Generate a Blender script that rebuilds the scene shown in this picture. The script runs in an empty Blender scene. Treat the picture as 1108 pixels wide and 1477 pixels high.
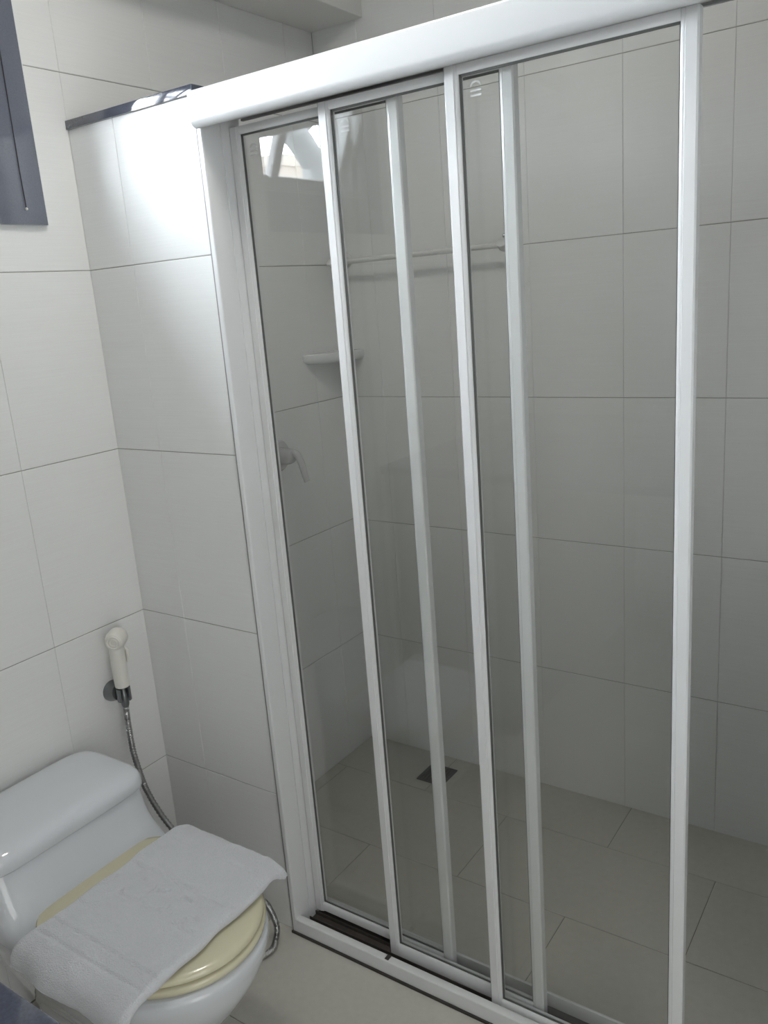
import bpy, bmesh, math, random
from mathutils import Vector, Matrix

random.seed(7)
S = bpy.context.scene
COL = S.collection
PI = math.pi

# ------------------------------------------------------------------ camera, sky, light, exposure
W_PX, H_PX, F_PX = 1108, 1477, 1203.44
CAM_AT = Vector((1.60896, -1.22865, 1.49689))
CAM_RIGHT = Vector((0.82574434, 0.55906187, -0.07480713))
CAM_DOWN = Vector((0.08049954, -0.24807648, -0.96539002))
CAM_FWD = Vector((-0.55827064, 0.7911434, -0.24985198))
cd = bpy.data.cameras.new('camera')
cd.sensor_fit = 'VERTICAL'
cd.sensor_height = 36.0
cd.lens = F_PX / H_PX * 36.0
cd.clip_start = 0.02
cam = bpy.data.objects.new('camera', cd)
COL.objects.link(cam)
rot = Matrix((CAM_RIGHT, -CAM_DOWN, -CAM_FWD)).transposed()
cam.matrix_world = Matrix.Translation(CAM_AT) @ rot.to_4x4()
S.camera = cam

SKY = 58.0
LAMP_W = 29.0
DOOR_FILL_W = 11.0
wd = bpy.data.worlds.new('overcast_sky')
wd.use_nodes = True
wd.node_tree.nodes['Background'].inputs[0].default_value = (0.86, 0.93, 1.0, 1)
wd.node_tree.nodes['Background'].inputs[1].default_value = SKY
S.world = wd

S.view_settings.view_transform = 'Standard'
S.view_settings.look = 'None'
S.view_settings.gamma = 1.0
S.view_settings.use_curve_mapping = False
S.view_settings.exposure = 0.14

# window opening in the left wall (x = 0)
WY0, WY1, WZ0, WZ1 = -0.95, -0.20, 1.797, 2.14
ld = bpy.data.lights.new('window_daylight_portal', 'AREA')
ld.shape = 'RECTANGLE'
ld.size, ld.size_y = WY1 - WY0, WZ1 - WZ0
ld.cycles.is_portal = True
lo = bpy.data.objects.new('window_daylight_portal', ld)
COL.objects.link(lo)
lo.location = (-0.165, (WY0 + WY1) / 2, (WZ0 + WZ1) / 2)
lo.rotation_euler = (0, -PI / 2, 0)      # shines towards +x
# fill light added in an unseen, made-up doorway in the right wall
DY0, DY1, DZ1 = -1.70, -0.90, 2.05
dl = bpy.data.lights.new('doorway_fill', 'AREA')
dl.shape = 'RECTANGLE'
dl.size, dl.size_y = DZ1 - 0.05, DY1 - DY0
dl.energy = DOOR_FILL_W
dl.color = (1.0, 0.99, 0.96)
do = bpy.data.objects.new('doorway_fill', dl)
COL.objects.link(do)
do.location = (2.44, (DY0 + DY1) / 2, DZ1 / 2 + 0.02)
do.rotation_euler = (0, PI / 2, 0)       # shines towards -x


# ------------------------------------------------------------------ materials
def nt(name):
    m = bpy.data.materials.new(name)
    m.use_nodes = True
    t = m.node_tree
    return m, t, t.nodes['Principled BSDF']


def mat(name, col, rough=0.5, metal=0.0, spec=0.5, coat=0.0, sheen=0.0,
        noise=None, bump=None):
    """noise=(scale, amount) colour mottling; bump=(scale, strength, distance)"""
    m, t, b = nt(name)
    b.inputs['Base Color'].default_value = (*col, 1)
    b.inputs['Roughness'].default_value = rough
    b.inputs['Metallic'].default_value = metal
    b.inputs['Specular IOR Level'].default_value = spec
    b.inputs['Coat Weight'].default_value = coat
    b.inputs['Coat Roughness'].default_value = 0.05
    b.inputs['Sheen Weight'].default_value = sheen
    tc = t.nodes.new('ShaderNodeTexCoord')
    if noise:
        n = t.nodes.new('ShaderNodeTexNoise')
        n.inputs['Scale'].default_value = noise[0]
        n.inputs['Detail'].default_value = 5
        t.links.new(tc.outputs['Object'], n.inputs['Vector'])
        r = t.nodes.new('ShaderNodeMapRange')
        r.inputs[3].default_value = 1 - noise[1]
        r.inputs[4].default_value = 1 + noise[1]
        t.links.new(n.outputs['Fac'], r.inputs[0])
        mx = t.nodes.new('ShaderNodeMix')
        mx.data_type = 'RGBA'
        mx.blend_type = 'MULTIPLY'
        mx.inputs[0].default_value = 1
        mx.inputs[6].default_value = (*col, 1)
        t.links.new(r.outputs[0], mx.inputs[7])
        t.links.new(mx.outputs[2], b.inputs['Base Color'])
    if bump:
        n2 = t.nodes.new('ShaderNodeTexNoise')
        n2.inputs['Scale'].default_value = bump[0]
        n2.inputs['Detail'].default_value = 3
        t.links.new(tc.outputs['Object'], n2.inputs['Vector'])
        bp = t.nodes.new('ShaderNodeBump')
        bp.inputs['Strength'].default_value = bump[1]
        bp.inputs['Distance'].default_value = bump[2]
        t.links.new(n2.outputs['Fac'], bp.inputs['Height'])
        t.links.new(bp.outputs[0], b.inputs['Normal'])
    return m


def linen_tile(name, col, rough, stretch, amount, bump_d, spec=0.5):
    """glazed tile with a fine linen weave; stretch scales the noise per axis"""
    m, t, b = nt(name)
    b.inputs['Roughness'].default_value = rough
    b.inputs['Specular IOR Level'].default_value = spec
    tc = t.nodes.new('ShaderNodeTexCoord')
    oi = t.nodes.new('ShaderNodeObjectInfo')
    add = t.nodes.new('ShaderNodeVectorMath')
    add.operation = 'MULTIPLY_ADD'
    add.inputs[1].default_value = (1, 1, 1)
    t.links.new(tc.outputs['Object'], add.inputs[0])
    cm = t.nodes.new('ShaderNodeCombineXYZ')
    ml = t.nodes.new('ShaderNodeMath')
    ml.operation = 'MULTIPLY'
    ml.inputs[1].default_value = 17.0
    t.links.new(oi.outputs['Random'], ml.inputs[0])
    for i in range(3):
        t.links.new(ml.outputs[0], cm.inputs[i])
    t.links.new(cm.outputs[0], add.inputs[2])
    mp = t.nodes.new('ShaderNodeMapping')
    mp.inputs['Scale'].default_value = stretch
    t.links.new(add.outputs[0], mp.inputs['Vector'])
    n = t.nodes.new('ShaderNodeTexNoise')
    n.inputs['Scale'].default_value = 1.0
    n.inputs['Detail'].default_value = 3
    t.links.new(mp.outputs[0], n.inputs['Vector'])
    r = t.nodes.new('ShaderNodeMapRange')
    r.inputs[1].default_value = 0.3
    r.inputs[2].default_value = 0.7
    r.inputs[3].default_value = 1 - amount
    r.inputs[4].default_value = 1 + amount * 0.5
    t.links.new(n.outputs['Fac'], r.inputs[0])
    mx = t.nodes.new('ShaderNodeMix')
    mx.data_type = 'RGBA'
    mx.blend_type = 'MULTIPLY'
    mx.inputs[0].default_value = 1
    mx.inputs[6].default_value = (*col, 1)
    t.links.new(r.outputs[0], mx.inputs[7])
    t.links.new(mx.outputs[2], b.inputs['Base Color'])
    bp = t.nodes.new('ShaderNodeBump')
    bp.inputs['Strength'].default_value = 0.35
    bp.inputs['Distance'].default_value = bump_d
    t.links.new(n.outputs['Fac'], bp.inputs['Height'])
    t.links.new(bp.outputs[0], b.inputs['Normal'])
    return m


def glass(name, tint, ior=1.5):
    """clear float glass: fresnel mix of transmission and mirror, same on both faces"""
    m, t, b = nt(name)
    t.nodes.remove(b)
    out = t.nodes['Material Output']
    tr = t.nodes.new('ShaderNodeBsdfTransparent')
    tr.inputs[0].default_value = (*tint, 1)
    gl = t.nodes.new('ShaderNodeBsdfGlossy')
    gl.inputs['Roughness'].default_value = 0.0
    geo = t.nodes.new('ShaderNodeNewGeometry')
    mr = t.nodes.new('ShaderNodeMapRange')
    mr.inputs[3].default_value = ior
    mr.inputs[4].default_value = 1 / ior
    t.links.new(geo.outputs['Backfacing'], mr.inputs[0])
    fr = t.nodes.new('ShaderNodeFresnel')
    t.links.new(mr.outputs[0], fr.inputs['IOR'])
    ms = t.nodes.new('ShaderNodeMixShader')
    t.links.new(fr.outputs[0], ms.inputs[0])
    t.links.new(tr.outputs[0], ms.inputs[1])
    t.links.new(gl.outputs[0], ms.inputs[2])
    t.links.new(ms.outputs[0], out.inputs['Surface'])
    return m


M = {}
M['tile_x'] = linen_tile('glazed_wall_tile', (0.76, 0.765, 0.755), 0.46, (7, 7, 700), 0.028, 0.0003)
M['grout'] = mat('grout', (0.36, 0.355, 0.34), 0.9, noise=(40, 0.15))
M['floor_tile'] = linen_tile('floor_tile', (0.54, 0.525, 0.475), 0.42, (60, 60, 20), 0.04, 0.0002)
M['floor_grout'] = mat('floor_grout', (0.22, 0.205, 0.18), 0.9)
M['plaster'] = mat('painted_plaster', (0.72, 0.72, 0.70), 0.85, bump=(60, 0.1, 0.001))
M['plain_tile'] = linen_tile('far_wall_tile', (0.72, 0.725, 0.715), 0.40, (7, 7, 700), 0.03, 0.0003)
M['white'] = mat('white_coated_aluminium', (0.74, 0.75, 0.755), 0.2, coat=0.4)
M['white_old'] = mat('white_coated_aluminium_aged', (0.72, 0.73, 0.73), 0.28, coat=0.2, noise=(14, 0.06))
M['header'] = mat('header_white_toned_down', (0.56, 0.57, 0.575), 0.24, coat=0.3)  # the frame's white, darkened to offset the strong light on the header
M['porcelain'] = mat('glazed_porcelain', (0.66, 0.685, 0.72), 0.06, coat=0.5)
M['cream'] = mat('cream_plastic', (0.65, 0.615, 0.44), 0.16, coat=0.3)
M['terry'] = mat('terry_cloth', (0.70, 0.715, 0.75), 0.95, spec=0.1, sheen=0.4,
                 noise=(300, 0.05), bump=(420, 0.8, 0.004))
M['granite'] = mat('polished_dark_granite', (0.05, 0.055, 0.075), 0.07, coat=0.8, noise=(350, 0.35))
M['panel'] = mat('blue_grey_polished_surround', (0.125, 0.135, 0.168), 0.16, coat=0.4, noise=(350, 0.2))
M['chrome'] = mat('chrome', (0.62, 0.63, 0.65), 0.12, metal=1)
M['dull_metal'] = mat('dull_chromed_plastic', (0.20, 0.21, 0.22), 0.28, metal=0.7)
M['steel'] = mat('hose_steel', (0.42, 0.42, 0.42), 0.3, metal=1)
M['tap'] = mat('satin_chrome_tap', (0.62, 0.62, 0.62), 0.25, metal=0.15)
M['cavity_shade'] = mat('header_cavity_shade', (0.27, 0.27, 0.265), 0.6)  # grey stands in for the shade inside the header
M['drain'] = mat('drain_metal', (0.10, 0.10, 0.095), 0.45, metal=0.6, noise=(60, 0.3))
M['rubber'] = mat('grey_rubber', (0.10, 0.105, 0.10), 0.6)
M['seal'] = mat('dark_sealant', (0.045, 0.04, 0.036), 0.8, noise=(30, 0.5))
M['sealgrey'] = mat('grey_sealant', (0.27, 0.27, 0.26), 0.8, noise=(25, 0.25))
M['dirt'] = mat('dirty_track', (0.055, 0.045, 0.04), 0.7, noise=(22, 0.7))
M['ivory'] = mat('ivory_plastic', (0.72, 0.71, 0.66), 0.35)
M['window_grey'] = mat('grey_window_aluminium', (0.34, 0.34, 0.35), 0.4, metal=0.2)
M['fan_black'] = mat('black_fan_plastic', (0.03, 0.03, 0.035), 0.5)
M['beige_render'] = mat('beige_render', (0.55, 0.48, 0.42), 0.9, noise=(3, 0.1))
M['pipe'] = mat('grey_drain_pipe', (0.13, 0.133, 0.138), 0.5)
M['ground'] = mat('exterior_concrete', (0.35, 0.35, 0.34), 0.9)
M['rail_white'] = mat('white_enamelled_rail', (0.66, 0.66, 0.65), 0.18, coat=0.3)
M['ceramic'] = mat('shelf_ceramic', (0.72, 0.73, 0.73), 0.15)
M['cabinet'] = mat('vanity_cabinet', (0.30, 0.29, 0.27), 0.5)
M['etch'] = mat('etched_mark', (0.62, 0.63, 0.62), 0.7)
M['lamp'] = None
M['glass'] = glass('clear_shower_glass', (0.985, 0.99, 0.985))
M['window_glass'] = glass('window_glass', (0.97, 0.98, 0.98))


# ------------------------------------------------------------------ mesh helpers
def link(name, bm, material, parent=None, smooth=None, loc=None):
    bmesh.ops.recalc_face_normals(bm, faces=bm.faces[:])
    me = bpy.data.meshes.new(name)
    bm.to_mesh(me)
    bm.free()
    if smooth is not None:
        me.polygons.foreach_set('use_smooth', [True] * len(me.polygons))
        me.set_sharp_from_angle(angle=math.radians(smooth))
    if material:
        me.materials.append(material)
    o = bpy.data.objects.new(name, me)
    COL.objects.link(o)
    if parent:
        o.parent = parent
    if loc:
        o.location = loc
    return o


def tag(o, label, cat, group=None, kind=None):
    o['label'] = label
    o['category'] = cat
    if group:
        o['group'] = group
    if kind:
        o['kind'] = kind
    return o


def empty(name, loc=(0, 0, 0)):
    o = bpy.data.objects.new(name, None)
    o.empty_display_size = 0.05
    o.location = loc
    COL.objects.link(o)
    return o


def box(bm, x0, x1, y0, y1, z0, z1, bev=0.0, seg=2):
    r = bmesh.ops.create_cube(bm, size=1.0)
    vs = r['verts']
    for v in vs:
        v.co = Vector(((x0 + x1) / 2 + v.co.x * (x1 - x0),
                       (y0 + y1) / 2 + v.co.y * (y1 - y0),
                       (z0 + z1) / 2 + v.co.z * (z1 - z0)))
    if bev > 0:
        es = list({e for v in vs for e in v.link_edges})
        bmesh.ops.bevel(bm, geom=es, offset=bev, segments=seg, profile=0.6, affect='EDGES')
    return bm


def B(*a, **k):
    return box(bmesh.new(), *a, **k)


def loft(bm, rings, cap0=True, cap1=True, closed=True):
    rv = [[bm.verts.new(p) for p in ring] for ring in rings]
    n = len(rv[0])
    for a, b in zip(rv[:-1], rv[1:]):
        for i in range(n if closed else n - 1):
            j = (i + 1) % n
            bm.faces.new((a[i], a[j], b[j], b[i]))
    if cap0:
        bm.faces.new(rv[0][::-1])
    if cap1:
        bm.faces.new(rv[-1])
    return bm


def extrude_profile(bm, prof, axis, a, b):
    """prof: closed list of 2-tuples in the two other axes (in x,y,z order)"""
    def P(u, v, w):
        return {'x': (w, u, v), 'y': (u, w, v), 'z': (u, v, w)}[axis]
    return loft(bm, [[P(u, v, a) for u, v in prof], [P(u, v, b) for u, v in prof]])


def smooth_path(pts, n=8):
    pts = [Vector(p) for p in pts]
    out = []
    for i in range(len(pts) - 1):
        p0, p1, p2, p3 = pts[max(i - 1, 0)], pts[i], pts[i + 1], pts[min(i + 2, len(pts) - 1)]
        for k in range(n):
            t = k / n
            out.append(0.5 * ((2 * p1) + (p2 - p0) * t + (2 * p0 - 5 * p1 + 4 * p2 - p3) * t * t
                              + (3 * p1 - p0 - 3 * p2 + p3) * t ** 3))
    out.append(pts[-1])
    return out


def tube(bm, pts, rad, seg=12, caps=True):
    """rad: number or list of radii, or list of (ru, rv)"""
    pts = [Vector(p) for p in pts]
    n = len(pts)
    rads = rad if isinstance(rad, (list, tuple)) else [rad] * n
    t0 = (pts[1] - pts[0]).normalized()
    ref = Vector((0, 0, 1)) if abs(t0.z) < 0.9 else Vector((1, 0, 0))
    u = t0.cross(ref).normalized()
    rings = []
    for i in range(n):
        t = (pts[min(i + 1, n - 1)] - pts[max(i - 1, 0)]).normalized()
        u = (u - t * u.dot(t)).normalized()
        v = t.cross(u)
        r = rads[i]
        ru, rv = r if isinstance(r, (list, tuple)) else (r, r)
        rings.append([pts[i] + u * (ru * math.cos(2 * PI * k / seg)) + v * (rv * math.sin(2 * PI * k / seg))
                      for k in range(seg)])
    return loft(bm, rings, caps, caps)


def arc(cx, cy, r, a0, a1, n=5):
    return [(cx + r * math.cos(math.radians(a0 + (a1 - a0) * i / n)),
             cy + r * math.sin(math.radians(a0 + (a1 - a0) * i / n))) for i in range(n + 1)]


# ------------------------------------------------------------------ wall tiles
tile_cache = {}
GH, GV = 0.0019, 0.0005        # joint widths: horizontal, vertical


def tile_mesh(kind, w, h, mname):
    """a pressed tile, front at local 0, chamfered edge, 12-ish quads.  kind: 'x' faces +x, 'y' faces -y, 'z' faces up"""
    key = (kind, round(w, 4), round(h, 4), mname)
    if key in tile_cache:
        return tile_cache[key]
    c, d = 0.0008, 0.005
    c = min(c, w * 0.2, h * 0.2)
    prof = [((-w / 2, -h / 2), d), ((-w / 2, -h / 2), c), ((-w / 2 + c, -h / 2 + c), 0.0)]
    bm = bmesh.new()
    rings = []
    for (u, v), dep in prof:
        ring = []
        for su, sv in ((1, 1), (-1, 1), (-1, -1), (1, -1)):
            p = (abs(u) * su, abs(v) * sv)
            if kind == 'x':
                ring.append((-dep, p[0], p[1]))
            elif kind == 'y':
                ring.append((p[0], dep, p[1]))
            else:
                ring.append((p[0], p[1], -dep))
        rings.append(ring)
    loft(bm, rings)
    bmesh.ops.recalc_face_normals(bm, faces=bm.faces[:])
    me = bpy.data.meshes.new('tile')
    bm.to_mesh(me)
    bm.free()
    me.materials.append(M[mname])
    tile_cache[key] = me
    return me


def corner_tile_mesh(kind, poly, mname):
    c, d = 0.0008, 0.005
    n = len(poly)

    def inset(e):
        out = []
        for i in range(n):
            p0, p1, p2 = Vector(poly[i - 1]), Vector(poly[i]), Vector(poly[(i + 1) % n])
            d1, d2 = (p1 - p0).normalized(), (p2 - p1).normalized()
            n1, n2 = Vector((-d1.y, d1.x)), Vector((-d2.y, d2.x))
            out.append(p1 + (n1 + n2) * e)
        return out
    rings = []
    for e, dep in ((0.0, d), (0.0, c), (c, 0.0)):
        rings.append([{'x': (-dep, p.x, p.y), 'y': (p.x, dep, p.y), 'z': (p.x, p.y, -dep)}[kind] for p in inset(e)])
    bm = loft(bmesh.new(), rings)
    bmesh.ops.recalc_face_normals(bm, faces=bm.faces[:])
    me = bpy.data.meshes.new('tile')
    bm.to_mesh(me)
    bm.free()
    me.materials.append(M[mname])
    return me


def sub_rect(rects, hole):
    a0, a1, b0, b1 = hole
    out = []
    for (u0, u1, v0, v1) in rects:
        if u1 <= a0 or u0 >= a1 or v1 <= b0 or v0 >= b1:
            out.append((u0, u1, v0, v1))
            continue
        if u0 < a0:
            out.append((u0, a0, v0, v1))
        if u1 > a1:
            out.append((a1, u1, v0, v1))
        m0, m1 = max(u0, a0), min(u1, a1)
        if v0 < b0:
            out.append((m0, m1, v0, b0))
        if v1 > b1:
            out.append((m0, m1, b1, v1))
    return out


def lay(kind, parent, us, vs, at, mname, hole=None, gu=GV, gv=GH, stagger=None):
    for j in range(len(vs) - 1):
        uu = stagger(j) if stagger else us
        for i in range(len(uu) - 1):
            rects = [(uu[i], uu[i + 1], vs[j], vs[j + 1])]
            if hole:
                a0, a1, b0, b1 = hole
                u0, u1, v0, v1 = rects[0]
                if u0 < a1 < u1 and a0 <= u0 and (v0 < b0 < v1 < b1 or b0 < v0 < b1 < v1):
                    g, k = gu / 2, gv / 2
                    if v0 < b0:
                        poly = [(u0 + g, v0 + k), (u1 - g, v0 + k), (u1 - g, v1 - k), (a1, v1 - k), (a1, b0), (u0 + g, b0)]
                    else:
                        poly = [(u0 + g, b1), (a1, b1), (a1, v0 + k), (u1 - g, v0 + k), (u1 - g, v1 - k), (u0 + g, v1 - k)]
                    o = bpy.data.objects.new('tile', corner_tile_mesh(kind, poly, mname))
                    o.location = {'x': (at, 0, 0), 'y': (0, at, 0), 'z': (0, 0, at)}[kind]
                    o.parent = parent
                    COL.objects.link(o)
                    continue
                rects = sub_rect(rects, hole)
            for (u0, u1, v0, v1) in rects:
                w, h = u1 - u0 - gu, v1 - v0 - gv
                if w < 0.012 or h < 0.012:
                    continue
                o = bpy.data.objects.new('tile', tile_mesh(kind, w, h, mname))
                cu, cv = (u0 + u1) / 2, (v0 + v1) / 2
                e = random.uniform(-0.0002, 0.0002)
                o.location = {'x': (at + e, cu, cv), 'y': (cu, at + e, cv), 'z': (cu, cv, at)}[kind]
                o.parent = parent
                COL.objects.link(o)


def cuts(lo, hi, first, step):
    c = [first + step * k for k in range(-40, 41) if lo + 0.004 < first + step * k < hi - 0.004]
    return [lo] + c + [hi]


# ------------------------------------------------------------------ setting
BACK = 0.876          # shower back wall
ROOM_X, ROOM_Y, CEIL = 2.30, -2.20, 2.46
FL_O, FL_S = 0.030, 0.010
REC = 0.0014          # grout lies this far behind the tile faces
ROWS = [0.0, 0.4, 0.8, 1.2, 1.6, 2.0, 2.4, CEIL]
BX = 0.18             # boxed ceiling beam along the left wall
BZ = 2.236

# left wall with window hole, 0.18 m thick
SUR = (WY0 - 0.10, WY1 + 0.105, WZ0 - 0.105, BZ)      # dark surround outline
bm = bmesh.new()
for (y0, y1, z0, z1) in ((ROOM_Y - 0.2, WY0, 0, CEIL), (WY1, BACK + 0.2, 0, CEIL),
                         (WY0, WY1, 0, WZ0), (WY0, WY1, WZ1, CEIL)):
    box(bm, -0.18, -REC, y0, y1, z0 - (0.05 if z0 == 0 else 0), z1)
wall_left = tag(link('wall_left', bm, M['grout']), 'tiled white left wall behind the toilet, with the window', 'wall', kind='structure')
lay('x', wall_left, cuts(ROOM_Y, BACK, 0.0, 0.25), ROWS, 0.0, 'tile_x',
    hole=(WY0, WY1, WZ0, WZ1))

wall_back = tag(link('wall_back', B(-0.2, ROOM_X + 0.2, BACK + REC, BACK + 0.15, -0.05, CEIL), M['grout']),
                'tiled back wall of the shower, seen through the glass', 'wall', kind='structure')
lay('y', wall_back, cuts(0.0, ROOM_X, 0.9, 0.2485), ROWS, BACK, 'tile_x')

PX = 0.378            # free end of the low partition
wall_partition = tag(link('wall_partition', B(-0.001, PX, REC, 0.1, 0.0, 1.887), M['grout']),
                     'low tiled partition wall between toilet and shower', 'wall', kind='structure')
lay('y', wall_partition, [0.0, 0.144, PX], [FL_O, 0.4, 0.8, 1.2, 1.6, 1.8885], 0.0, 'tile_x')
# shower side of the partition
bm = B(0.0, PX, 0.0985, 0.1015, FL_S, 1.886)
link('partition_rear_tiling', bm, M['plain_tile'], wall_partition)

bm = B(1.52, ROOM_X, 0.0, 0.1, 0.0, CEIL)
tag(link('wall_partition_right', bm, M['plain_tile']), 'plain tiled pier at the right end of the shower opening', 'wall', kind='structure')
bm = B(ROOM_X, ROOM_X + 0.15, ROOM_Y - 0.2, DY0, -0.05, CEIL)
box(bm, ROOM_X, ROOM_X + 0.15, DY1, BACK + 0.2, -0.05, CEIL)
box(bm, ROOM_X, ROOM_X + 0.15, DY0, DY1, DZ1, CEIL)
tag(link('wall_right', bm, M['plain_tile']),
    'tiled right wall of the bathroom', 'wall', kind='structure')
tag(link('wall_rear', B(-0.2, ROOM_X + 0.2, ROOM_Y - 0.15, ROOM_Y, -0.05, CEIL), M['plain_tile']),
    'tiled wall behind the camera', 'wall', kind='structure')

floor = tag(link('floor', B(0.0, ROOM_X, ROOM_Y, 0.04, -0.05, FL_O - REC), M['floor_grout']),
            'beige tiled bathroom floor in front of the shower', 'floor', kind='structure')
FV = cuts(ROOM_Y, 0.036, -0.264, 0.30)


def fl_stag(j):
    return cuts(0.0, ROOM_X, 0.905 + (0.30 if (len(FV) - 2 - j) % 2 else 0.0), 0.60)


lay('z', floor, None, FV, FL_O, 'floor_tile', gu=0.0016, gv=0.0016, stagger=fl_stag)

floor_shower = tag(link('floor_shower', B(0.0, ROOM_X, 0.04, BACK, -0.05, FL_S - REC), M['floor_grout']),
                   'beige tiled shower floor behind the glass', 'floor', kind='structure')
SV = [0.04, 0.078, 0.376, 0.672, BACK]
DR = (0.283, 0.379, 0.712, 0.814)     # drain outline
lay('z', floor_shower, None, SV, FL_S, 'floor_tile', gu=0.0016, gv=0.0016,
    stagger=lambda j: cuts(0.0, ROOM_X, 0.92 + (0.28 if j % 2 == 0 else 0.0), 0.58))

bm = bmesh.new()  # unseen box behind the added doorway, keeps sky light out
for (x0, x1, y0, y1, z0, z1) in ((2.45, 4.0, -2.3, -0.3, -0.05, 0.03), (2.45, 4.0, -2.3, -0.3, 2.4, 2.5), (4.0, 4.1, -2.3, -0.3, -0.05, 2.5),
                                 (2.45, 4.0, -2.4, -2.3, -0.05, 2.5), (2.45, 4.0, -0.3, -0.2, -0.05, 2.5)):
    box(bm, x0, x1, y0, y1, z0, z1)
tag(link('wall_sky_block', bm, M['plaster']), 'plain unseen box added beyond the doorway to keep sky light out', 'wall', kind='structure')
tag(link('ceiling', B(-0.2, ROOM_X + 0.2, ROOM_Y - 0.2, BACK + 0.2, CEIL, CEIL + 0.1), M['plaster']),
    'plain white painted ceiling', 'ceiling', kind='structure')
tag(link('trim_1', B(0.0, BX, ROOM_Y, BACK, BZ, CEIL, bev=0.003), M['plaster']),
    'boxed beam under the ceiling along the left wall', 'beam', kind='structure')

ledge = link('trim_2', B(0.0, 0.384, -0.006, 0.112, 1.887, 1.905, bev=0.0015), M['granite'], smooth=40)
tag(ledge, 'dark polished granite ledge capping the low partition wall', 'ledge', kind='structure')

# ------------------------------------------------------------------ window in the left wall
win = empty('window_1', (0, (WY0 + WY1) / 2, WZ0))
tag(win, 'high window with wide dark granite surround above the toilet', 'window', kind='structure')
wloc = Vector(win.location)


def wlink(name, bm, m, parent=None, smooth=None):
    bmesh.ops.translate(bm, verts=bm.verts[:], vec=-wloc)
    return link(name, bm, m, parent or win, smooth)


T = 0.012
for (y0, y1, z0, z1) in ((SUR[0], WY0, SUR[2], SUR[3]), (WY1, SUR[1], SUR[2], SUR[3]),
                         (WY0, WY1, SUR[2], WZ0), (WY0, WY1, WZ1, SUR[3])):
    wlink('surround_slab', B(-0.004, T, y0, y1, z0, z1, bev=0.001), M['panel'], smooth=40)
# pale edge strip of the surround on the side of the partition
wlink('edge_strip', B(-0.003, T - 0.002, SUR[1], SUR[1] + 0.003, SUR[2], SUR[3]), M['white_old'])
wlink('sill', B(-0.17, 0.0, WY0, WY1, WZ0 - 0.003, WZ0 + 0.004), M['white_old'])
fr = bmesh.new()
FX0, FX1 = -0.045, -0.005
for (y0, y1, z0, z1) in ((WY0, WY0 + 0.03, WZ0, WZ1), (WY1 - 0.02, WY1, WZ0, WZ1),
                         (WY0, WY1, WZ0, WZ0 + 0.022), (WY0, WY1, WZ1 - 0.03, WZ1)):
    box(fr, FX0, FX1, y0, y1, z0, z1, 0.002)
wlink('window_frame', fr, M['window_grey'], smooth=40)
wlink('mullion', B(FX0, FX1, -0.432, -0.402, WZ0, WZ1, bev=0.002), M['window_grey'], smooth=40)
wlink('pane', B(-0.027, -0.023, -0.402, WY1 - 0.02, WZ0 + 0.022, WZ1 - 0.03), M['window_glass'])
# hopper sash of the second light, tilted inwards at the top
sash = bmesh.new()
sy0, sy1 = WY0 + 0.035, -0.53
for (y0, y1, z0, z1) in ((sy0, sy0 + 0.03, 0, 0.30), (sy1 - 0.035, sy1, 0, 0.30), (sy0, sy1, 0, 0.03), (sy0, sy1, 0.27, 0.30)):
    box(sash, -0.012, 0.012, y0, y1, z0, z1, 0.002)
tilt = Matrix.Translation((-0.062, 0, WZ0 + 0.026)) @ Matrix.Rotation(math.radians(23), 4, 'Y')
bmesh.ops.transform(sash, matrix=tilt, verts=sash.verts[:])
so = wlink('sash', sash, M['window_grey'], smooth=40)
pn = B(-0.002, 0.002, sy0 + 0.03, sy1 - 0.035, 0.03, 0.27)
bmesh.ops.transform(pn, matrix=tilt, verts=pn.verts[:])
wlink('sash_pane', pn, M['window_glass'], so)
# thin cord hanging over the surround with a small pale bead
cy = -0.142
wlink('cord', tube(bmesh.new(), [(T + 0.003, cy, 1.725), (T + 0.003, cy - 0.001, 1.80), (T + 0.003, cy + 0.001, 2.0), (T + 0.003, cy, BZ - 0.004)], 0.0011, 6), M['fan_black'], smooth=60)
bd = bmesh.new()
bmesh.ops.create_uvsphere(bd, u_segments=10, v_segments=7, radius=0.003, matrix=Matrix.Translation((T + 0.003, cy, 1.722)))
wlink('cord_bead', bd, M['ivory'], smooth=80)

# ------------------------------------------------------------------ outside the window
gnd = tag(link('exterior_ground', B(-14, -0.35, -16, 8, -0.6, -0.5), M['ground']),
          'plain grey ground outside the window', 'ground', kind='structure')
ext = bmesh.new()
box(ext, -4.2, -3.0, -9.0, -4.06, -0.5, 2.61)
box(ext, -4.25, -2.96, -9.05, -4.02, 2.56, 2.64)
tag(link('exterior_building', ext, M['beige_render']), 'low beige building standing outside the window', 'building')
pipe = smooth_path([(-1.0, -1.965, -0.5), (-1.0, -1.965, 0.8), (-1.0, -1.965, 2.05), (-1.0, -1.945, 2.14), (-1.0, -1.88, 2.21), (-1.0, -1.80, 2.27), (-1.0, -1.70, 2.35)], 6)
tag(link('drain_pipe', tube(bmesh.new(), pipe, 0.06, 16), M['pipe'], smooth=50), 'grey drain pipe with an elbow outside the window', 'pipe')
fixt = empty('exterior_fan', (-1.2, -2.09, 2.42))
tag(fixt, 'round dark fan housing above the drain pipe outside the window', 'fan')
link('fan_housing', tube(bmesh.new(), [(-0.06, 0, 0), (-0.05, 0, 0), (0.05, 0, 0), (0.06, 0, 0)], [0.10, 0.118, 0.118, 0.105], 28), M['fan_black'], fixt, 40)
for k in range(5):
    zz = -0.07 + 0.035 * k
    hw = math.sqrt(0.1 ** 2 - zz ** 2)
    link('fan_slat', B(0.058, 0.066, -hw, hw, zz - 0.006, zz + 0.006, bev=0.001), M['window_grey'], fixt)
link('fan_arm', B(-0.03, 0.03, -0.02, 0.02, 0.11, 1.0), M['fan_black'], fixt)

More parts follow.
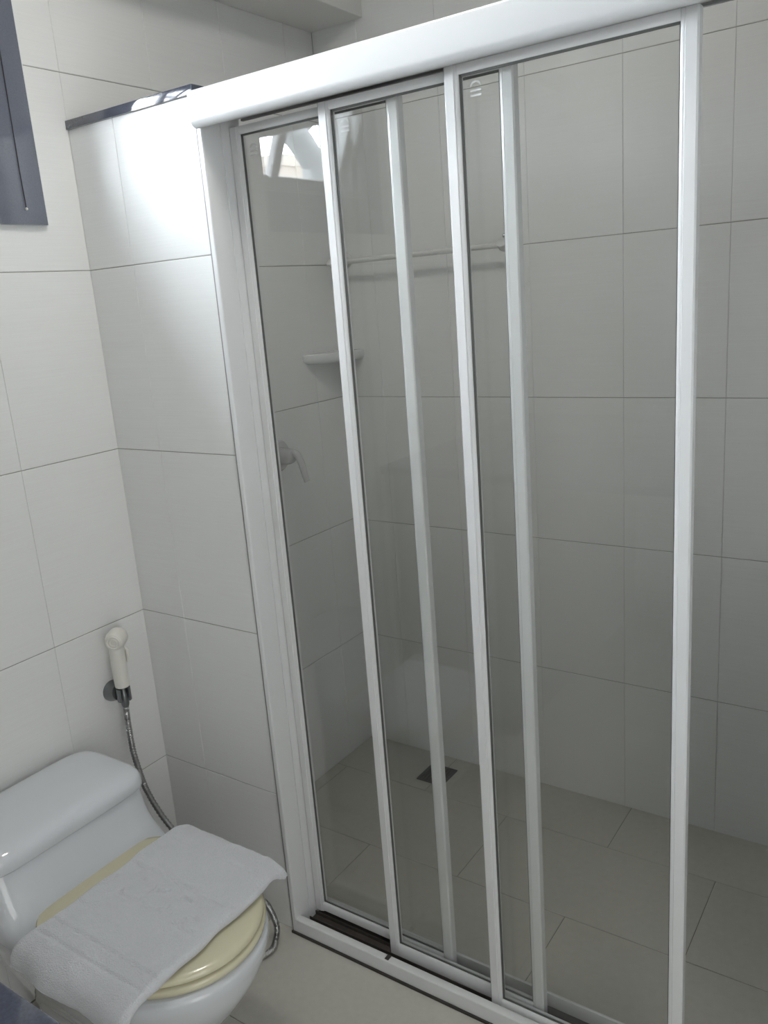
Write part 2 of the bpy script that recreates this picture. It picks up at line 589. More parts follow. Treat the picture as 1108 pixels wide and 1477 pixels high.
# ------------------------------------------------------------------ shower enclosure: fixed frame
X0, X1 = 0.386, 1.518         # opening
enc = empty('shower_enclosure', (X0, 0.03, FL_O))
tag(enc, 'white aluminium frame of the sliding shower screen: header beam, jambs and bottom track', 'shower frame')
eloc = Vector(enc.location)


def elink(name, bm, m, smooth=35, parent=None):
    bmesh.ops.translate(bm, verts=bm.verts[:], vec=-eloc)
    return link(name, bm, m, parent or enc, smooth)


# header: inverted channel, rounded lower front edge
HY0, HY1, HZ0, HZ1 = -0.024, 0.104, 1.826, 1.889
th = 0.004
prof = (arc(HY0 + 0.014, HZ0 + 0.014, 0.014, 270, 180, 8) + arc(HY0 + 0.005, HZ1 - 0.005, 0.005, 180, 90, 4)
        + [(HY1, HZ1), (HY1, HZ0 + 0.031), (HY1 - th, HZ0 + 0.031), (HY1 - th, HZ1 - th), (HY0 + 0.016, HZ1 - th), (HY0 + 0.016, HZ0)])
elink('header', extrude_profile(bmesh.new(), prof, 'x', X0 + 0.002, X1), M['header'], 40)
# hanging guide fins inside the header, greyed to paint the cavity shade
for y in (0.0415, 0.0645, 0.0865):
    elink('track_fin', B(X0 + 0.03, X1, y - 0.0035, y + 0.0035, 1.845, HZ1 - th - 0.003), M['cavity_shade'])

elink('shade_plate', B(X0 + 0.013, X1, HY0 + 0.0165, HY1 - th - 0.0005, HZ1 - th - 0.003, HZ1 - th - 0.0005), M['cavity_shade'])  # grey plates added to paint the shade in the header cavity
elink('shade_plate', B(X0 + 0.013, X1, HY1 - th - 0.003, HY1 - th - 0.0005, HZ0 + 0.028, HZ1 - th - 0.003), M['cavity_shade'])

# left jamb: U channel in plan, open towards +x, with a shallow groove
jx = X0
prof = [(jx, -0.007), (jx + 0.008, -0.007)] + arc(jx + 0.008, -0.004, 0.003, 270, 360, 3) + \
       [(jx + 0.011, 0.043), (jx + 0.009, 0.0435), (jx + 0.009, 0.0455), (jx + 0.011, 0.046), (jx + 0.011, 0.098), (jx, 0.098)]
elink('jamb', extrude_profile(bmesh.new(), prof, 'z', FL_O, HZ1 - th - 0.001), M['white'], 40)
prof = [(2 * 0 + X1 - (p[0] - jx), p[1]) for p in prof]
elink('jamb', extrude_profile(bmesh.new(), prof, 'z', FL_O, HZ1 - th - 0.001), M['white'], 40)
# sealant bead between jamb and tiles
elink('sealant', B(PX + 0.0008, X0, -0.003, 0.008, FL_O, 1.85), M['sealgrey'])

# bottom track
SL = X0 + 0.011
prof = ([(-0.007, FL_O + 0.004)] + arc(-0.004, FL_O + 0.037, 0.003, 180, 90, 3) + [(0.006, FL_O + 0.041), (0.0115, FL_O + 0.039), (0.0125, FL_O + 0.036), (0.0125, FL_O + 0.004)])
elink('track_lip', extrude_profile(bmesh.new(), prof, 'x', SL, X1 - 0.011), M['white_old'], 40)
elink('track_bed', B(SL, X1 - 0.011, 0.0125, 0.098, FL_S, FL_O + 0.004), M['dirt'])
elink('track_rear_lip', B(SL, X1 - 0.011, 0.092, 0.098, FL_S, FL_O + 0.036, bev=0.001), M['white_old'])
for y in (0.0415, 0.0645):
    elink('track_fin', B(SL, X1 - 0.011, y - 0.0008, y + 0.0008, FL_O + 0.004, FL_O + 0.014), M['dirt'])
# dark seal along the foot of the track
elink('seal_strip', B(X0 - 0.004, X1, -0.0115, -0.0065, FL_O - 0.0005, FL_O + 0.006, bev=0.0015), M['seal'])
elink('rust_stain_plug', B(0.652, 0.662, -0.004, 0.010, FL_O + 0.0408, FL_O + 0.0425, bev=0.0006), M['seal'])


# ------------------------------------------------------------------ sliding panels
def sliding_panel(x0, x1, yf, label, worn, mdz=0.028, zbot=0.035):
    """yf = front plane; panel 20 mm thick"""
    zt, zb = 1.833, zbot
    d, sw = 0.020, 0.025
    gz1, gz0 = 1.819, 0.074        # glass daylight opening
    root = empty('shower_door_panel', ((x0 + x1) / 2, yf + d / 2, zb))
    tag(root, label, 'shower door', 'sliding shower door panels')
    rl = Vector(root.location)
    m = M['white_old'] if worn else M['white']

    def add(name, bm, mm, parent=None, smooth=40):
        bmesh.ops.translate(bm, verts=bm.verts[:], vec=-rl)
        return link(name, bm, mm, parent or root, smooth)

    # stiles: stepped profile, glass pocket on the inner edge
    def stile(xa, inner):
        s = inner
        p = [(xa, yf + 0.0025), (xa + s * 0.0025, yf)]
        p += [(xa + s * (sw - 0.0075), yf), (xa + s * (sw - 0.0065), yf + 0.0014),
              (xa + s * (sw - 0.0035), yf + 0.0014), (xa + s * sw, yf + 0.004),
              (xa + s * sw, yf + 0.0085), (xa + s * (sw - 0.004), yf + 0.0085), (xa + s * (sw - 0.004), yf + 0.0125),
              (xa + s * sw, yf + 0.0125), (xa + s * sw, yf + d - 0.002), (xa + s * (sw - 0.002), yf + d), (xa + s * 0.002, yf + d), (xa, yf + d - 0.002)]
        return extrude_profile(bmesh.new(), p, 'z', zb, zt)

    add('stile', stile(x0, 1), m)
    add('stile', stile(x1, -1), m)
    # rails
    for (za, zc, s) in ((gz1, zt, 1), (zb + 0.004, gz0, -1)):
        ze = za if s == 1 else zc            # glass-side edge
        zo = zc if s == 1 else za
        p = [(yf + 0.001, zo), (yf + 0.001, ze + s * 0.004), (yf + 0.004, ze), (yf + 0.0085, ze), (yf + 0.0085, ze + s * 0.004),
             (yf + 0.0125, ze + s * 0.004), (yf + 0.0125, ze), (yf + d - 0.002, ze), (yf + d - 0.001, ze + s * 0.002), (yf + d - 0.001, zo)]
        add('rail', extrude_profile(bmesh.new(), p, 'x', x0 + sw - 0.001, x1 - sw + 0.001), m)
    pane = add('pane', B(x0 + sw - 0.002, x1 - sw + 0.002, yf + 0.0085, yf + 0.0125, gz0 - 0.003, gz1 + 0.003), M['glass'], smooth=None)
    # black glazing gasket round the glass, front side
    g = bmesh.new()
    gy0, gy1 = yf + 0.0062, yf + 0.0085
    gw = 0.0038
    box(g, x0 + sw - 0.001, x0 + sw + gw, gy0, gy1, gz0, gz1)
    box(g, x1 - sw - gw * 0.5, x1 - sw + 0.001, gy0, gy1, gz0, gz1)
    box(g, x0 + sw, x1 - sw, gy0, gy1, gz1 - gw * 0.9, gz1)
    box(g, x0 + sw, x1 - sw, gy0, gy1, gz0, gz0 + gw * 0.7)
    add('gasket', g, M['rubber'], smooth=None)
    # etched safety mark near the upper left corner of the glass: an arch over two bars
    mk = bmesh.new()
    mx, mz, ym = x0 + 0.052, gz1 - mdz, yf + 0.0085
    out = [(mx + 0.0095 * math.cos(a), mz + 0.0085 * math.sin(a)) for a in [PI * k / 10 for k in range(11)]]
    inn = [(mx + 0.0068 * math.cos(a), mz + 0.0054 * math.sin(a)) for a in [PI * k / 10 for k in range(10, -1, -1)]]
    for k in range(10):
        q = [out[k], out[k + 1], inn[9 - k], inn[10 - k]]
        loft(mk, [[(x, ym, z) for x, z in q], [(x, ym - 0.0003, z) for x, z in q]])
    for dz in (-0.0055, -0.0125):
        box(mk, mx - 0.0095, mx + 0.0095, ym - 0.0003, ym, mz + dz - 0.0014, mz + dz + 0.0014)
    add('etched_mark', mk, M['etch'], pane, smooth=None)
    return root


P1 = sliding_panel(0.3972, 0.787, 0.066, 'leftmost and rearmost sliding glass shower door panel, against the left jamb', True, 0.028, 0.048)
P2 = sliding_panel(0.634, 1.012, 0.043, 'middle sliding glass shower door panel, in the centre track', False, 0.026)
P3 = sliding_panel(0.904, 1.290, 0.020, 'rightmost and foremost sliding glass shower door panel, beside the open gap', False, 0.021)

# ------------------------------------------------------------------ toilet
TC = -0.410
toilet = empty('toilet', (0.35, TC, FL_O))
tag(toilet, 'white one-piece toilet with cream plastic seat and lid against left wall', 'toilet')
tl = Vector(toilet.location)


def tlink(name, bm, m, smooth=50, parent=None):
    bmesh.ops.translate(bm, verts=bm.verts[:], vec=-tl)
    return link(name, bm, m, parent or toilet, smooth)


def ring(z, xb, xf, hw, xc, nb=5.0, nf=2.1, n=72, yc=TC, xs=1.0):
    pts = []
    for k in range(n):
        a = 2 * PI * k / n
        c, s = math.cos(a), math.sin(a)
        if c >= 0:
            L, e = xf - xc, nf
        else:
            L, e = xc - xb, nb
        pts.append((xc + math.copysign(L * abs(c) ** (2 / e), c), yc + math.copysign(hw * abs(s) ** (2 / e), s), z))
    return pts


def blend(keys, n):
    """interpolate key tuples (z, xb, xf, hw, xc, nb, nf) smoothly into n rings"""
    out = []
    for i in range(len(keys) - 1):
        p0, p1, p2, p3 = keys[max(i - 1, 0)], keys[i], keys[i + 1], keys[min(i + 2, len(keys) - 1)]
        for k in range(n):
            t = k / n
            vals = []
            for a, b_, c, d in zip(p0, p1, p2, p3):
                m1, m2 = (c - a) / 2, (d - b_) / 2
                h = (2 * t ** 3 - 3 * t ** 2 + 1) * b_ + (t ** 3 - 2 * t ** 2 + t) * m1 + (-2 * t ** 3 + 3 * t ** 2) * c + (t ** 3 - t ** 2) * m2
                lo_, hi_ = min(b_, c), max(b_, c)
                vals.append(min(max(h, lo_), hi_))
            out.append(vals)
    out.append(list(keys[-1]))
    return out


body_keys = [
    (FL_O, 0.10, 0.500, 0.112, 0.30, 5, 2.6),
    (0.045, 0.10, 0.502, 0.113, 0.30, 5, 2.6),
    (0.10, 0.09, 0.500, 0.108, 0.30, 5, 2.4),
    (0.17, 0.07, 0.535, 0.120, 0.34, 5, 2.2),
    (0.24, 0.04, 0.592, 0.147, 0.38, 5, 2.1),
    (0.31, 0.018, 0.638, 0.171, 0.41, 5, 2.1),
    (0.355, 0.016, 0.654, 0.182, 0.43, 5, 2.1),
    (0.374, 0.016, 0.656, 0.183, 0.43, 5, 2.1),
    (0.381, 0.016, 0.648, 0.177, 0.43, 5, 2.1),
    (0.383, 0.016, 0.620, 0.184, 0.40, 5, 2.2),
    (0.384, 0.016, 0.420, 0.184, 0.25, 5, 3.2),
    (0.387, 0.016, 0.325, 0.190, 0.17, 6, 5.0),
    (0.396, 0.016, 0.287, 0.191, 0.15, 6, 6),
    (0.412, 0.016, 0.260, 0.190, 0.13, 6, 7),
    (0.435, 0.016, 0.240, 0.187, 0.12, 6, 7),
    (0.465, 0.016, 0.226, 0.184, 0.12, 6, 7),
    (0.506, 0.016, 0.216, 0.182, 0.12, 6, 7),
]
bm = loft(bmesh.new(), [ring(*k) for k in blend(body_keys, 3)])
tlink('bowl_and_tank', bm, M['porcelain'], 75)
lid_keys = [(0.509, 0.012, 0.219, 0.183, 0.12, 6, 7), (0.513, 0.010, 0.223, 0.187, 0.12, 6, 7), (0.530, 0.010, 0.225, 0.188, 0.12, 6, 6),
            (0.543, 0.012, 0.219, 0.184, 0.12, 6, 6), (0.552, 0.017, 0.204, 0.174, 0.12, 6, 6), (0.557, 0.026, 0.180, 0.156, 0.11, 6, 5),
            (0.5598, 0.05, 0.14, 0.115, 0.10, 5, 5), (0.5605, 0.08, 0.11, 0.04, 0.095, 4, 4)]
bm = loft(bmesh.new(), [ring(*k) for k in blend(lid_keys, 4)])
tank_lid = tlink('tank_lid', bm, M['porcelain'], 75)
# flush button on the tank lid
bt = bmesh.new()
bmesh.ops.create_cone(bt, cap_ends=True, segments=24, radius1=0.021, radius2=0.019, depth=0.006, matrix=Matrix.Translation((0.105, TC - 0.11, 0.5612)))
tlink('flush_button', bt, M['chrome'], 40, tank_lid)


def d_ring(z, xb, xf, hw, xc, n=72):
    return ring(z, xb, xf, hw, xc, 3.2, 2.05, n, yc=-0.404)


# seat (closed ring would be hidden under the lid: solid lip shows at the edge)
sk = [d_ring(0.3835, 0.226, 0.642, 0.172, 0.43), d_ring(0.386, 0.223, 0.649, 0.178, 0.43), d_ring(0.396, 0.222, 0.651, 0.180, 0.43),
      d_ring(0.4005, 0.225, 0.647, 0.177, 0.43), d_ring(0.4015, 0.231, 0.638, 0.169, 0.43)]
seat = tlink('seat', loft(bmesh.new(), sk), M['cream'], 60)
lk = [d_ring(0.4035, 0.224, 0.641, 0.172, 0.43), d_ring(0.4055, 0.220, 0.647, 0.177, 0.43), d_ring(0.4125, 0.219, 0.648, 0.178, 0.43),
      d_ring(0.417, 0.222, 0.643, 0.174, 0.43), d_ring(0.4192, 0.230, 0.633, 0.165, 0.43), d_ring(0.4203, 0.250, 0.606, 0.144, 0.43),
      d_ring(0.421, 0.33, 0.520, 0.066, 0.43)]
lid = tlink('lid', loft(bmesh.new(), lk), M['cream'], 60)
for dy in (-0.07, 0.07):
    hb = tube(bmesh.new(), [(0.236, TC + dy - 0.022, 0.401), (0.236, TC + dy + 0.022, 0.401)], 0.009, 14)
    tlink('hinge', hb, M['cream'], 50)

# ------------------------------------------------------------------ folded towel on the lid
STROKES = [
    [(0.366, -0.428), (0.3714, -0.4379), (0.3943, -0.4376), (0.4119, -0.4309), (0.4163, -0.4131), (0.4159, -0.3883)],
    [(0.427, -0.4317), (0.4515, -0.436), (0.4694, -0.4348), (0.478, -0.4257), (0.4808, -0.4138)],
    [(0.3791, -0.3877), (0.3911, -0.3843)],
    [(0.4256, -0.3956), (0.4349, -0.3951), (0.4511, -0.3847)],
    [(0.488, -0.3859), (0.5132, -0.3869)],
    [(0.5192, -0.4387), (0.533, -0.4394), (0.5355, -0.4225)],
    [(0.5416, -0.4401), (0.5586, -0.4416), (0.5734, -0.4388)],
    [(0.5495, -0.4162), (0.562, -0.4134)],
    [(0.3125, -0.429), (0.3183, -0.4194), (0.3235, -0.4067)],
]
SEGS = []
for st in STROKES:
    for a, b_ in zip(st[:-1], st[1:]):
        SEGS.append((a, b_))


def seg_d(px, py):
    best = 1.0
    for (ax, ay), (bx, by) in SEGS:
        vx, vy = bx - ax, by - ay
        t = max(0, min(1, ((px - ax) * vx + (py - ay) * vy) / (vx * vx + vy * vy)))
        d = math.hypot(px - ax - t * vx, py - ay - t * vy)
        best = min(best, d)
    return best


def hash2(i, j):
    return math.sin(i * 12.9898 + j * 78.233) * 43758.5453 % 1.0


def vnoise(x, y):
    i, j = math.floor(x), math.floor(y)
    fx, fy = x - i, y - j
    fx, fy = fx * fx * (3 - 2 * fx), fy * fy * (3 - 2 * fy)
    a = hash2(i, j) * (1 - fx) + hash2(i + 1, j) * fx
    b_ = hash2(i, j + 1) * (1 - fx) + hash2(i + 1, j + 1) * fx
    return a * (1 - fy) + b_ * fy - 0.5


# spine of the towel (y, z of its middle): lies on the lid, then falls over the left edge of the lid
TH = 0.019
spine = smooth_path([(0, -0.210, 0.4255), (0, -0.225, 0.4280), (0, -0.25, 0.4312), (0, -0.34, 0.4322), (0, -0.45, 0.4318), (0, -0.535, 0.4318), (0, -0.576, 0.4288),
                     (0, -0.601, 0.417), (0, -0.612, 0.400), (0, -0.618, 0.380)], 14)
# resample evenly
ss = [0.0]
for a, b_ in zip(spine[:-1], spine[1:]):
    ss.append(ss[-1] + (b_ - a).length)
NT = 150
path = []
for k in range(NT + 1):
    d = ss[-1] * k / NT
    i = max(j for j in range(len(ss)) if ss[j] <= d + 1e-9)
    i = min(i, len(spine) - 2)
    f = (d - ss[i]) / (ss[i + 1] - ss[i])
    path.append(spine[i].lerp(spine[i + 1], f))
NX = 100
tw = bmesh.new()
rings = []
for k, c in enumerate(path):
    t = (path[min(k + 1, NT)] - path[max(k - 1, 0)]).normalized()
    nrm = Vector((0, -t.z, t.y))
    if nrm.z < 0 and k < NT * 0.5:
        nrm = -nrm
    nrm = Vector((0, t.z, -t.y)) if t.y < 0 else nrm
    fr_ = k / NT
    # ends taper to a soft rounded edge
    de = min(k, NT - k) / NT * ss[-1]
    endf = math.sqrt(max(0.0, 1 - max(0, 1 - de / 0.011) ** 2)) * 0.9 + 0.1
    hang = max(0.0, (fr_ - 0.78) / 0.22)
    xb = 0.300 + 0.012 * vnoise(k * 0.05, 3.0) + 0.018 * (1 - min(1, fr_ / 0.08)) ** 2 - 0.022 * hang
    xf = 0.603 - 0.020 * math.exp(-(fr_ / 0.12) ** 2) + 0.010 * vnoise(k * 0.06, 9.0) - 0.004 * hang
    bulge = math.exp(-((fr_ - 0.03) / 0.05) ** 2)
    xf += 0.006 * bulge
    ringp = []
    h = TH / 2 * endf
    rr = TH / 2
    for side in (1, -1):
        for j in range(NX + 1):
            u = j / NX if side == 1 else 1 - j / NX
            x = xb + (xf - xb) * u
            e = min(u, 1 - u) * (xf - xb)
            hh = h * math.sqrt(max(0.0, 1 - max(0, 1 - e / rr) ** 2))
            off = side * hh
            if side == 1:
                yy = c.y
                bump = 0.0032 * vnoise(x * 34, c.y * 34) + 0.0020 * vnoise(x * 110, c.y * 110 + 7)
                bump += 0.007 * bulge * max(0, (u - 0.55)) 
                if fr_ < 0.86:
                    d = seg_d(x, yy)
                    bump -= 0.0034 * math.exp(-(d / 0.0026) ** 2)
                    bump += 0.0012 * math.exp(-((d - 0.006) / 0.003) ** 2)
                # woven border bands: narrow grooves across the towel
                for yl, dep in ((-0.360, 0.0034), (-0.267, 0.0030), (-0.540, 0.0042), (-0.5715, 0.0042)):
                    bump -= dep * math.exp(-((yy - yl) / 0.0028) ** 2)
                off += bump * min(1, e / 0.012) * endf
                if hang > 0:
                    off += 0.005 * math.sin(x * 34 + 0.6) * hang
            elif hang > 0:
                off += 0.005 * math.sin(x * 34 + 0.6) * hang
            p = Vector((x, c.y, c.z)) + nrm * off
            # overhanging front right corner droops a little beyond the lid
            if x > 0.55 and c.y > -0.32:
                p.z -= 0.020 * ((x - 0.55) / 0.05) * min(1, max(0, (c.y + 0.268) / 0.05)) ** 2
            # hanging end is pulled slightly towards the back
            ringp.append(p)
    rings.append(ringp)
loft(tw, rings)
bmesh.ops.remove_doubles(tw, verts=tw.verts[:], dist=0.00005)
towel = empty('towel', (0.45, -0.40, 0.421))
tag(towel, 'white terry towel folded flat across the closed toilet lid', 'towel')
bmesh.ops.translate(tw, verts=tw.verts[:], vec=-Vector(towel.location))
link('towel_cloth', tw, M['terry'], towel, smooth=70)

# ------------------------------------------------------------------ bidet sprayer, holder and hose
hold = empty('sprayer_holder', (0, -0.125, 0.640))
tag(hold, 'grey chromed wall holder carrying the bidet sprayer, beside the tank', 'holder')
hl = Vector(hold.location)


def hlink(name, bm, m, smooth=45):
    bmesh.ops.translate(bm, verts=bm.verts[:], vec=-hl)
    return link(name, bm, m, hold, smooth)


hlink('wall_rose', tube(bmesh.new(), [(0.0, -0.125, 0.640), (0.004, -0.125, 0.640), (0.016, -0.126, 0.641), (0.030, -0.127, 0.643)], [0.0255, 0.0255, 0.0215, 0.019], 24), M['dull_metal'])
# clip ring, open at the front
cl = bmesh.new()
cx, cyy = 0.049, -0.129
for k in range(14):
    a0 = math.radians(55 + 290 * k / 14 - 45)
    a1 = math.radians(55 + 290 * (k + 1) / 14 - 45)
    q = [(cx + 0.0165 * math.cos(a0), cyy + 0.0165 * math.sin(a0)), (cx + 0.0165 * math.cos(a1), cyy + 0.0165 * math.sin(a1)),
         (cx + 0.0125 * math.cos(a1), cyy + 0.0125 * math.sin(a1)), (cx + 0.0125 * math.cos(a0), cyy + 0.0125 * math.sin(a0))]
    loft(cl, [[(x, y, 0.628) for x, y in q], [(x, y, 0.660) for x, y in q]])
hlink('clip', cl, M['dull_metal'])

spr = empty('bidet_sprayer', (0.049, -0.129, 0.62))
tag(spr, 'ivory hand bidet sprayer with steel hose hanging on left wall beside the tank', 'bidet sprayer')
sl = Vector(spr.location)


def slink(name, bm, m, parent=None, smooth=50):
    bmesh.ops.translate(bm, verts=bm.verts[:], vec=-sl)
    return link(name, bm, m, parent or spr, smooth)


hp = smooth_path([(0.049, -0.129, 0.664), (0.050, -0.130, 0.70), (0.052, -0.131, 0.735), (0.054, -0.132, 0.762), (0.055, -0.133, 0.782)], 5)
hr = [0.0165 + 0.0035 * (1 - i / (len(hp) - 1)) * 0 + 0.0015 * math.sin(PI * i / (len(hp) - 1)) for i in range(len(hp))]
hr[-1], hr[-2], hr[-3] = 0.009, 0.013, 0.0155
handle = slink('handle', tube(bmesh.new(), hp, hr, 20), M['ivory'])
hd = Vector((0.52, -0.83, -0.06)).normalized()
hc = Vector((0.050, -0.122, 0.783))
head = slink('spray_head', tube(bmesh.new(), [hc - hd * 0.020, hc - hd * 0.017, hc - hd * 0.008, hc + hd * 0.012, hc + hd * 0.026, hc + hd * 0.029],
                                [0.010, 0.018, 0.0225, 0.0235, 0.021, 0.018], 28), M['ivory'])
rr_ = bmesh.new()
for r0 in (0.0145, 0.008):
    loop = []
    u = hd.cross(Vector((0, 0, 1))).normalized()
    v = hd.cross(u)
    rg = []
    for k in range(24):
        a = 2 * PI * k / 24
        dr = u * math.cos(a) + v * math.sin(a)
        rg.append([hc + hd * 0.029 + dr * (r0 + 0.0017 * math.cos(b2)) + hd * (0.0017 * math.sin(b2)) for b2 in [2 * PI * q / 6 for q in range(6)]])
    loft(rr_, rg + [rg[0]], False, False)
slink('nozzle_rings', rr_, M['ivory'], head)
# small trigger button behind the handle neck
slink('trigger', tube(bmesh.new(), [(0.060, -0.116, 0.758), (0.064, -0.112, 0.752), (0.064, -0.111, 0.735), (0.061, -0.113, 0.722)], [0.004, 0.005, 0.005, 0.003], 10), M['ivory'])
slink('hose_nut', tube(bmesh.new(), [(0.049, -0.129, 0.664), (0.049, -0.129, 0.650), (0.049, -0.129, 0.640), (0.049, -0.129, 0.618), (0.0495, -0.1295, 0.610)],
                       [0.0075, 0.0075, 0.0095, 0.0095, 0.007], 12), M['dull_metal'])
hose_pts = smooth_path([(0.0495, -0.1295, 0.612), (0.050, -0.131, 0.585), (0.052, -0.133, 0.557), (0.055, -0.134, 0.50), (0.060, -0.128, 0.431), (0.068, -0.120, 0.377),
                        (0.10, -0.105, 0.30), (0.17, -0.092, 0.235), (0.26, -0.082, 0.19), (0.315, -0.074, 0.170), (0.353, -0.062, 0.145), (0.362, -0.050, 0.11),
                        (0.372, -0.048, 0.070), (0.378, -0.062, 0.048), (0.384, -0.090, 0.0395), (0.36, -0.15, 0.0385), (0.30, -0.21, 0.0385), (0.22, -0.215, 0.06),
                        (0.12, -0.215, 0.10), (0.05, -0.215, 0.13)], 26)
hr = [0.0068 + 0.0011 * math.sin(i * 2.2) for i in range(len(hose_pts))]
slink('hose', tube(bmesh.new(), hose_pts, hr, 10), M['steel'], smooth=80)
vl = empty('stop_valve', (0, -0.215, 0.13))
tag(vl, 'chrome stop valve low on the wall behind the toilet', 'valve')
vb = tube(bmesh.new(), [(0, 0, 0), (0.006, 0, 0), (0.007, 0, 0), (0.035, 0, 0), (0.036, 0, 0), (0.052, 0, 0)], [0.025, 0.024, 0.011, 0.011, 0.014, 0.014], 18)
link('valve_body', vb, M['chrome'], vl, 40)
link('valve_knob', tube(bmesh.new(), [(0.026, 0, 0.010), (0.026, 0, 0.022), (0.026, 0, 0.036)], [0.006, 0.013, 0.012], 12), M['chrome'], vl, 40)

# ------------------------------------------------------------------ inside the shower
# corner shelf
sh = empty('corner_shelf', (0, BACK, 1.325))
tag(sh, 'white ceramic corner shelf in the far left corner of the shower', 'shelf')
R0 = 0.178


def shelf_ring(z, r, rimmed=False):
    pts = [(0.0, -r)] + [(r * 0.54 * math.sin(math.radians(a)), -r * math.cos(math.radians(a))) for a in range(6, 85, 6)] + [(r * 0.54, 0.0), (0.0, 0.0)]
    return [(x, y, z) for x, y in pts]


bm = loft(bmesh.new(), [shelf_ring(-0.008, R0 - 0.018), shelf_ring(-0.002, R0 - 0.005), shelf_ring(0.006, R0), shelf_ring(0.017, R0), shelf_ring(0.021, R0 - 0.004)])
link('shelf_tray', bm, M['ceramic'], sh, 40)

# towel rail on the back wall
tr = empty('towel_rail', (0.335, BACK, 1.602))
tag(tr, 'slim towel rail with two wall brackets on the shower back wall', 'towel rail')
ry, rz = -0.062, 0.0
link('bar', tube(bmesh.new(), [(-0.302, ry, rz), (-0.301, ry, rz), (0.286, ry, rz), (0.287, ry, rz)], [0.005, 0.0075, 0.0075, 0.005], 16), M['rail_white'], tr, 60)
for sx in (-0.283, 0.272):
    bmx = bmesh.new()
    # plate with arm that dips to hold the bar
    tube(bmx, smooth_path([(sx, 0.0, 0.006), (sx, -0.006, 0.006), (sx, -0.02, 0.002), (sx, -0.045, -0.004), (sx, -0.062, -0.001), (sx, -0.073, 0.006)], 4),
         [(0.028, 0.024)] * 5 + [(0.024, 0.02)] * 4 + [(0.018, 0.014)] * 6 + [(0.014, 0.012)] * 5 + [(0.008, 0.006)], 18)
    br = link('bracket', bmx, M['rail_white'], tr, 50)
    for dx in (-0.014, 0.014):
        sc = bmesh.new()
        bmesh.ops.create_uvsphere(sc, u_segments=12, v_segments=8, radius=0.006, matrix=Matrix.Translation((sx + dx, -0.024, 0.024)))
        link('screw_cap', sc, M['chrome'], br, 60)

# mixer lever on the left wall of the shower
mx_ = empty('shower_mixer', (0, 0.545, 1.075))
tag(mx_, 'chrome lever shower mixer on the left wall inside the shower', 'shower tap')
link('escutcheon', tube(bmesh.new(), [(0, 0, 0), (0.005, 0, 0), (0.010, 0, 0), (0.012, 0, 0)], [0.045, 0.045, 0.041, 0.028], 28), M['tap'], mx_, 40)
link('mixer_body', tube(bmesh.new(), [(0.008, 0, 0), (0.022, 0, 0), (0.042, 0, 0), (0.054, 0, 0), (0.058, 0, 0)], [0.026, 0.024, 0.023, 0.019, 0.010], 24), M['tap'], mx_, 45)
lv = smooth_path([(0.030, 0.004, 0.012), (0.052, 0.006, 0.012), (0.066, 0.009, 0.002), (0.075, 0.012, -0.022), (0.081, 0.014, -0.052), (0.086, 0.016, -0.074)], 5)
n_ = len(lv)
link('lever', tube(bmesh.new(), lv, [(0.012 + 0.002 * math.sin(PI * i / n_), 0.0095 - 0.003 * i / n_) for i in range(n_)], 16), M['tap'], mx_, 60)

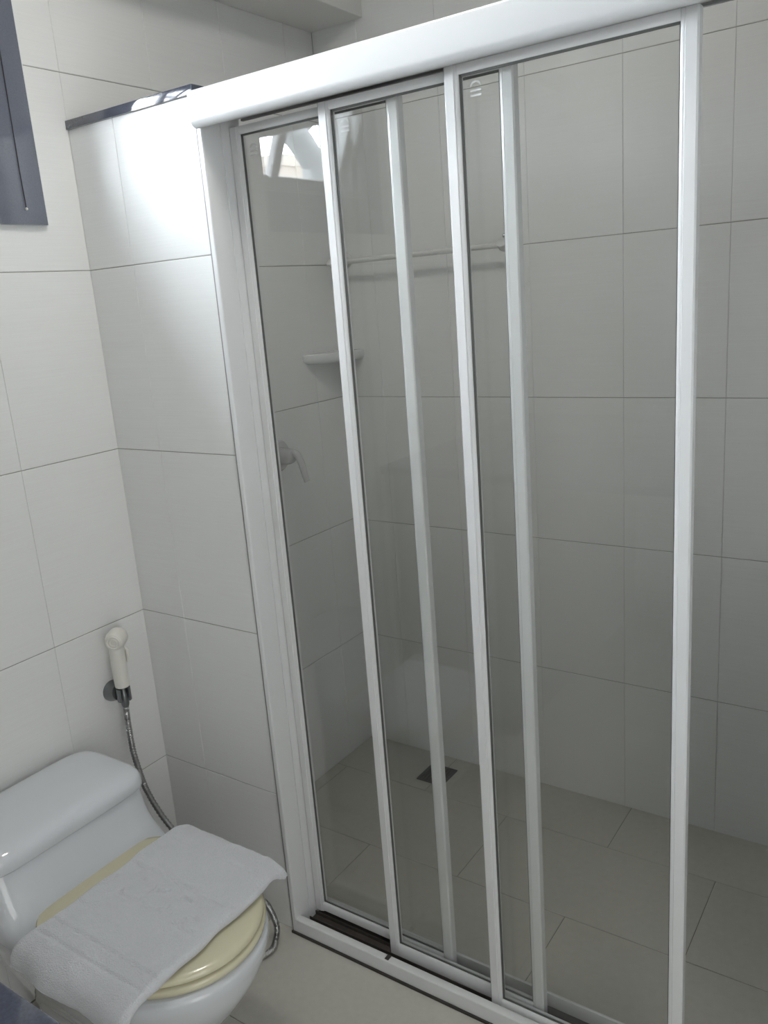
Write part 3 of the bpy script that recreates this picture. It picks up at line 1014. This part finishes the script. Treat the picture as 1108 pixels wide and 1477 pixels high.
# floor drain
dr = empty('floor_drain', ((DR[0] + DR[1]) / 2, (DR[2] + DR[3]) / 2, FL_S))
tag(dr, 'square dark metal drain grate in the shower floor', 'drain')
hx, hy = (DR[1] - DR[0]) / 2 - 0.001, (DR[3] - DR[2]) / 2 - 0.001
fb = bmesh.new()
for (x0, x1, y0, y1) in ((-hx, hx, -hy, -hy + 0.009), (-hx, hx, hy - 0.009, hy), (-hx, -hx + 0.009, -hy + 0.009, hy - 0.009), (hx - 0.009, hx, -hy + 0.009, hy - 0.009)):
    box(fb, x0, x1, y0, y1, 0.0, 0.0035, 0.0006, 1)
link('grate_frame', fb, M['drain'], dr)
link('grate_pan', B(-hx + 0.002, hx - 0.002, -hy + 0.002, hy - 0.002, 0.0, 0.0008), M['seal'], dr)
for k in range(7):
    x = -hx + 0.014 + k * (2 * hx - 0.028) / 6
    link('grate_bar', B(x - 0.003, x + 0.003, -hy + 0.008, hy - 0.008, 0.0008, 0.0026), M['drain'], dr)

# ------------------------------------------------------------------ vanity beside the camera (its counter corner shows bottom left)
va = empty('vanity', (0.5, -1.45, FL_O))
tag(va, 'vanity with dark polished granite counter, its edge at the lower left', 'vanity')
vloc = Vector(va.location)
VZ = 0.94


def vlink(name, bm, m, smooth=40):
    bmesh.ops.translate(bm, verts=bm.verts[:], vec=-vloc)
    return link(name, bm, m, va, smooth)


vlink('counter', B(0.001, 1.12, -2.15, -0.9385, VZ - 0.028, VZ, bev=0.003), M['granite'])
vlink('cabinet', B(0.001, 0.50, -2.15, -0.965, FL_O + 0.08, VZ - 0.028, bev=0.002), M['cabinet'])
vlink('plinth', B(0.001, 0.47, -2.15, -0.99, FL_O, FL_O + 0.08), M['cabinet'])
for y in (-1.30, -1.93):
    vlink('counter_bracket', B(0.50, 1.05, y - 0.012, y + 0.012, VZ - 0.07, VZ - 0.028), M['dull_metal'])

# ------------------------------------------------------------------ ceiling lamp of the room (unseen, added for overall brightness)
cl_ = empty('added_ceiling_light', (0.72, -0.24, CEIL))
tag(cl_, 'round white ceiling light added to brighten the bathroom, out of the frame', 'ceiling light')
m, t, b = nt('lamp_diffuser')
b.inputs['Base Color'].default_value = (0.85, 0.85, 0.82, 1)
b.inputs['Emission Color'].default_value = (1.0, 0.97, 0.92, 1)
b.inputs['Emission Strength'].default_value = LAMP_W
link('lamp_base', tube(bmesh.new(), [(0, 0, 0), (0, 0, -0.018)], 0.135, 32), M['white'], cl_, 40)
link('lamp_diffuser', tube(bmesh.new(), [(0, 0, -0.018), (0, 0, -0.03), (0, 0, -0.045), (0, 0, -0.055)], [0.128, 0.125, 0.105, 0.05], 32), m, cl_, 50)
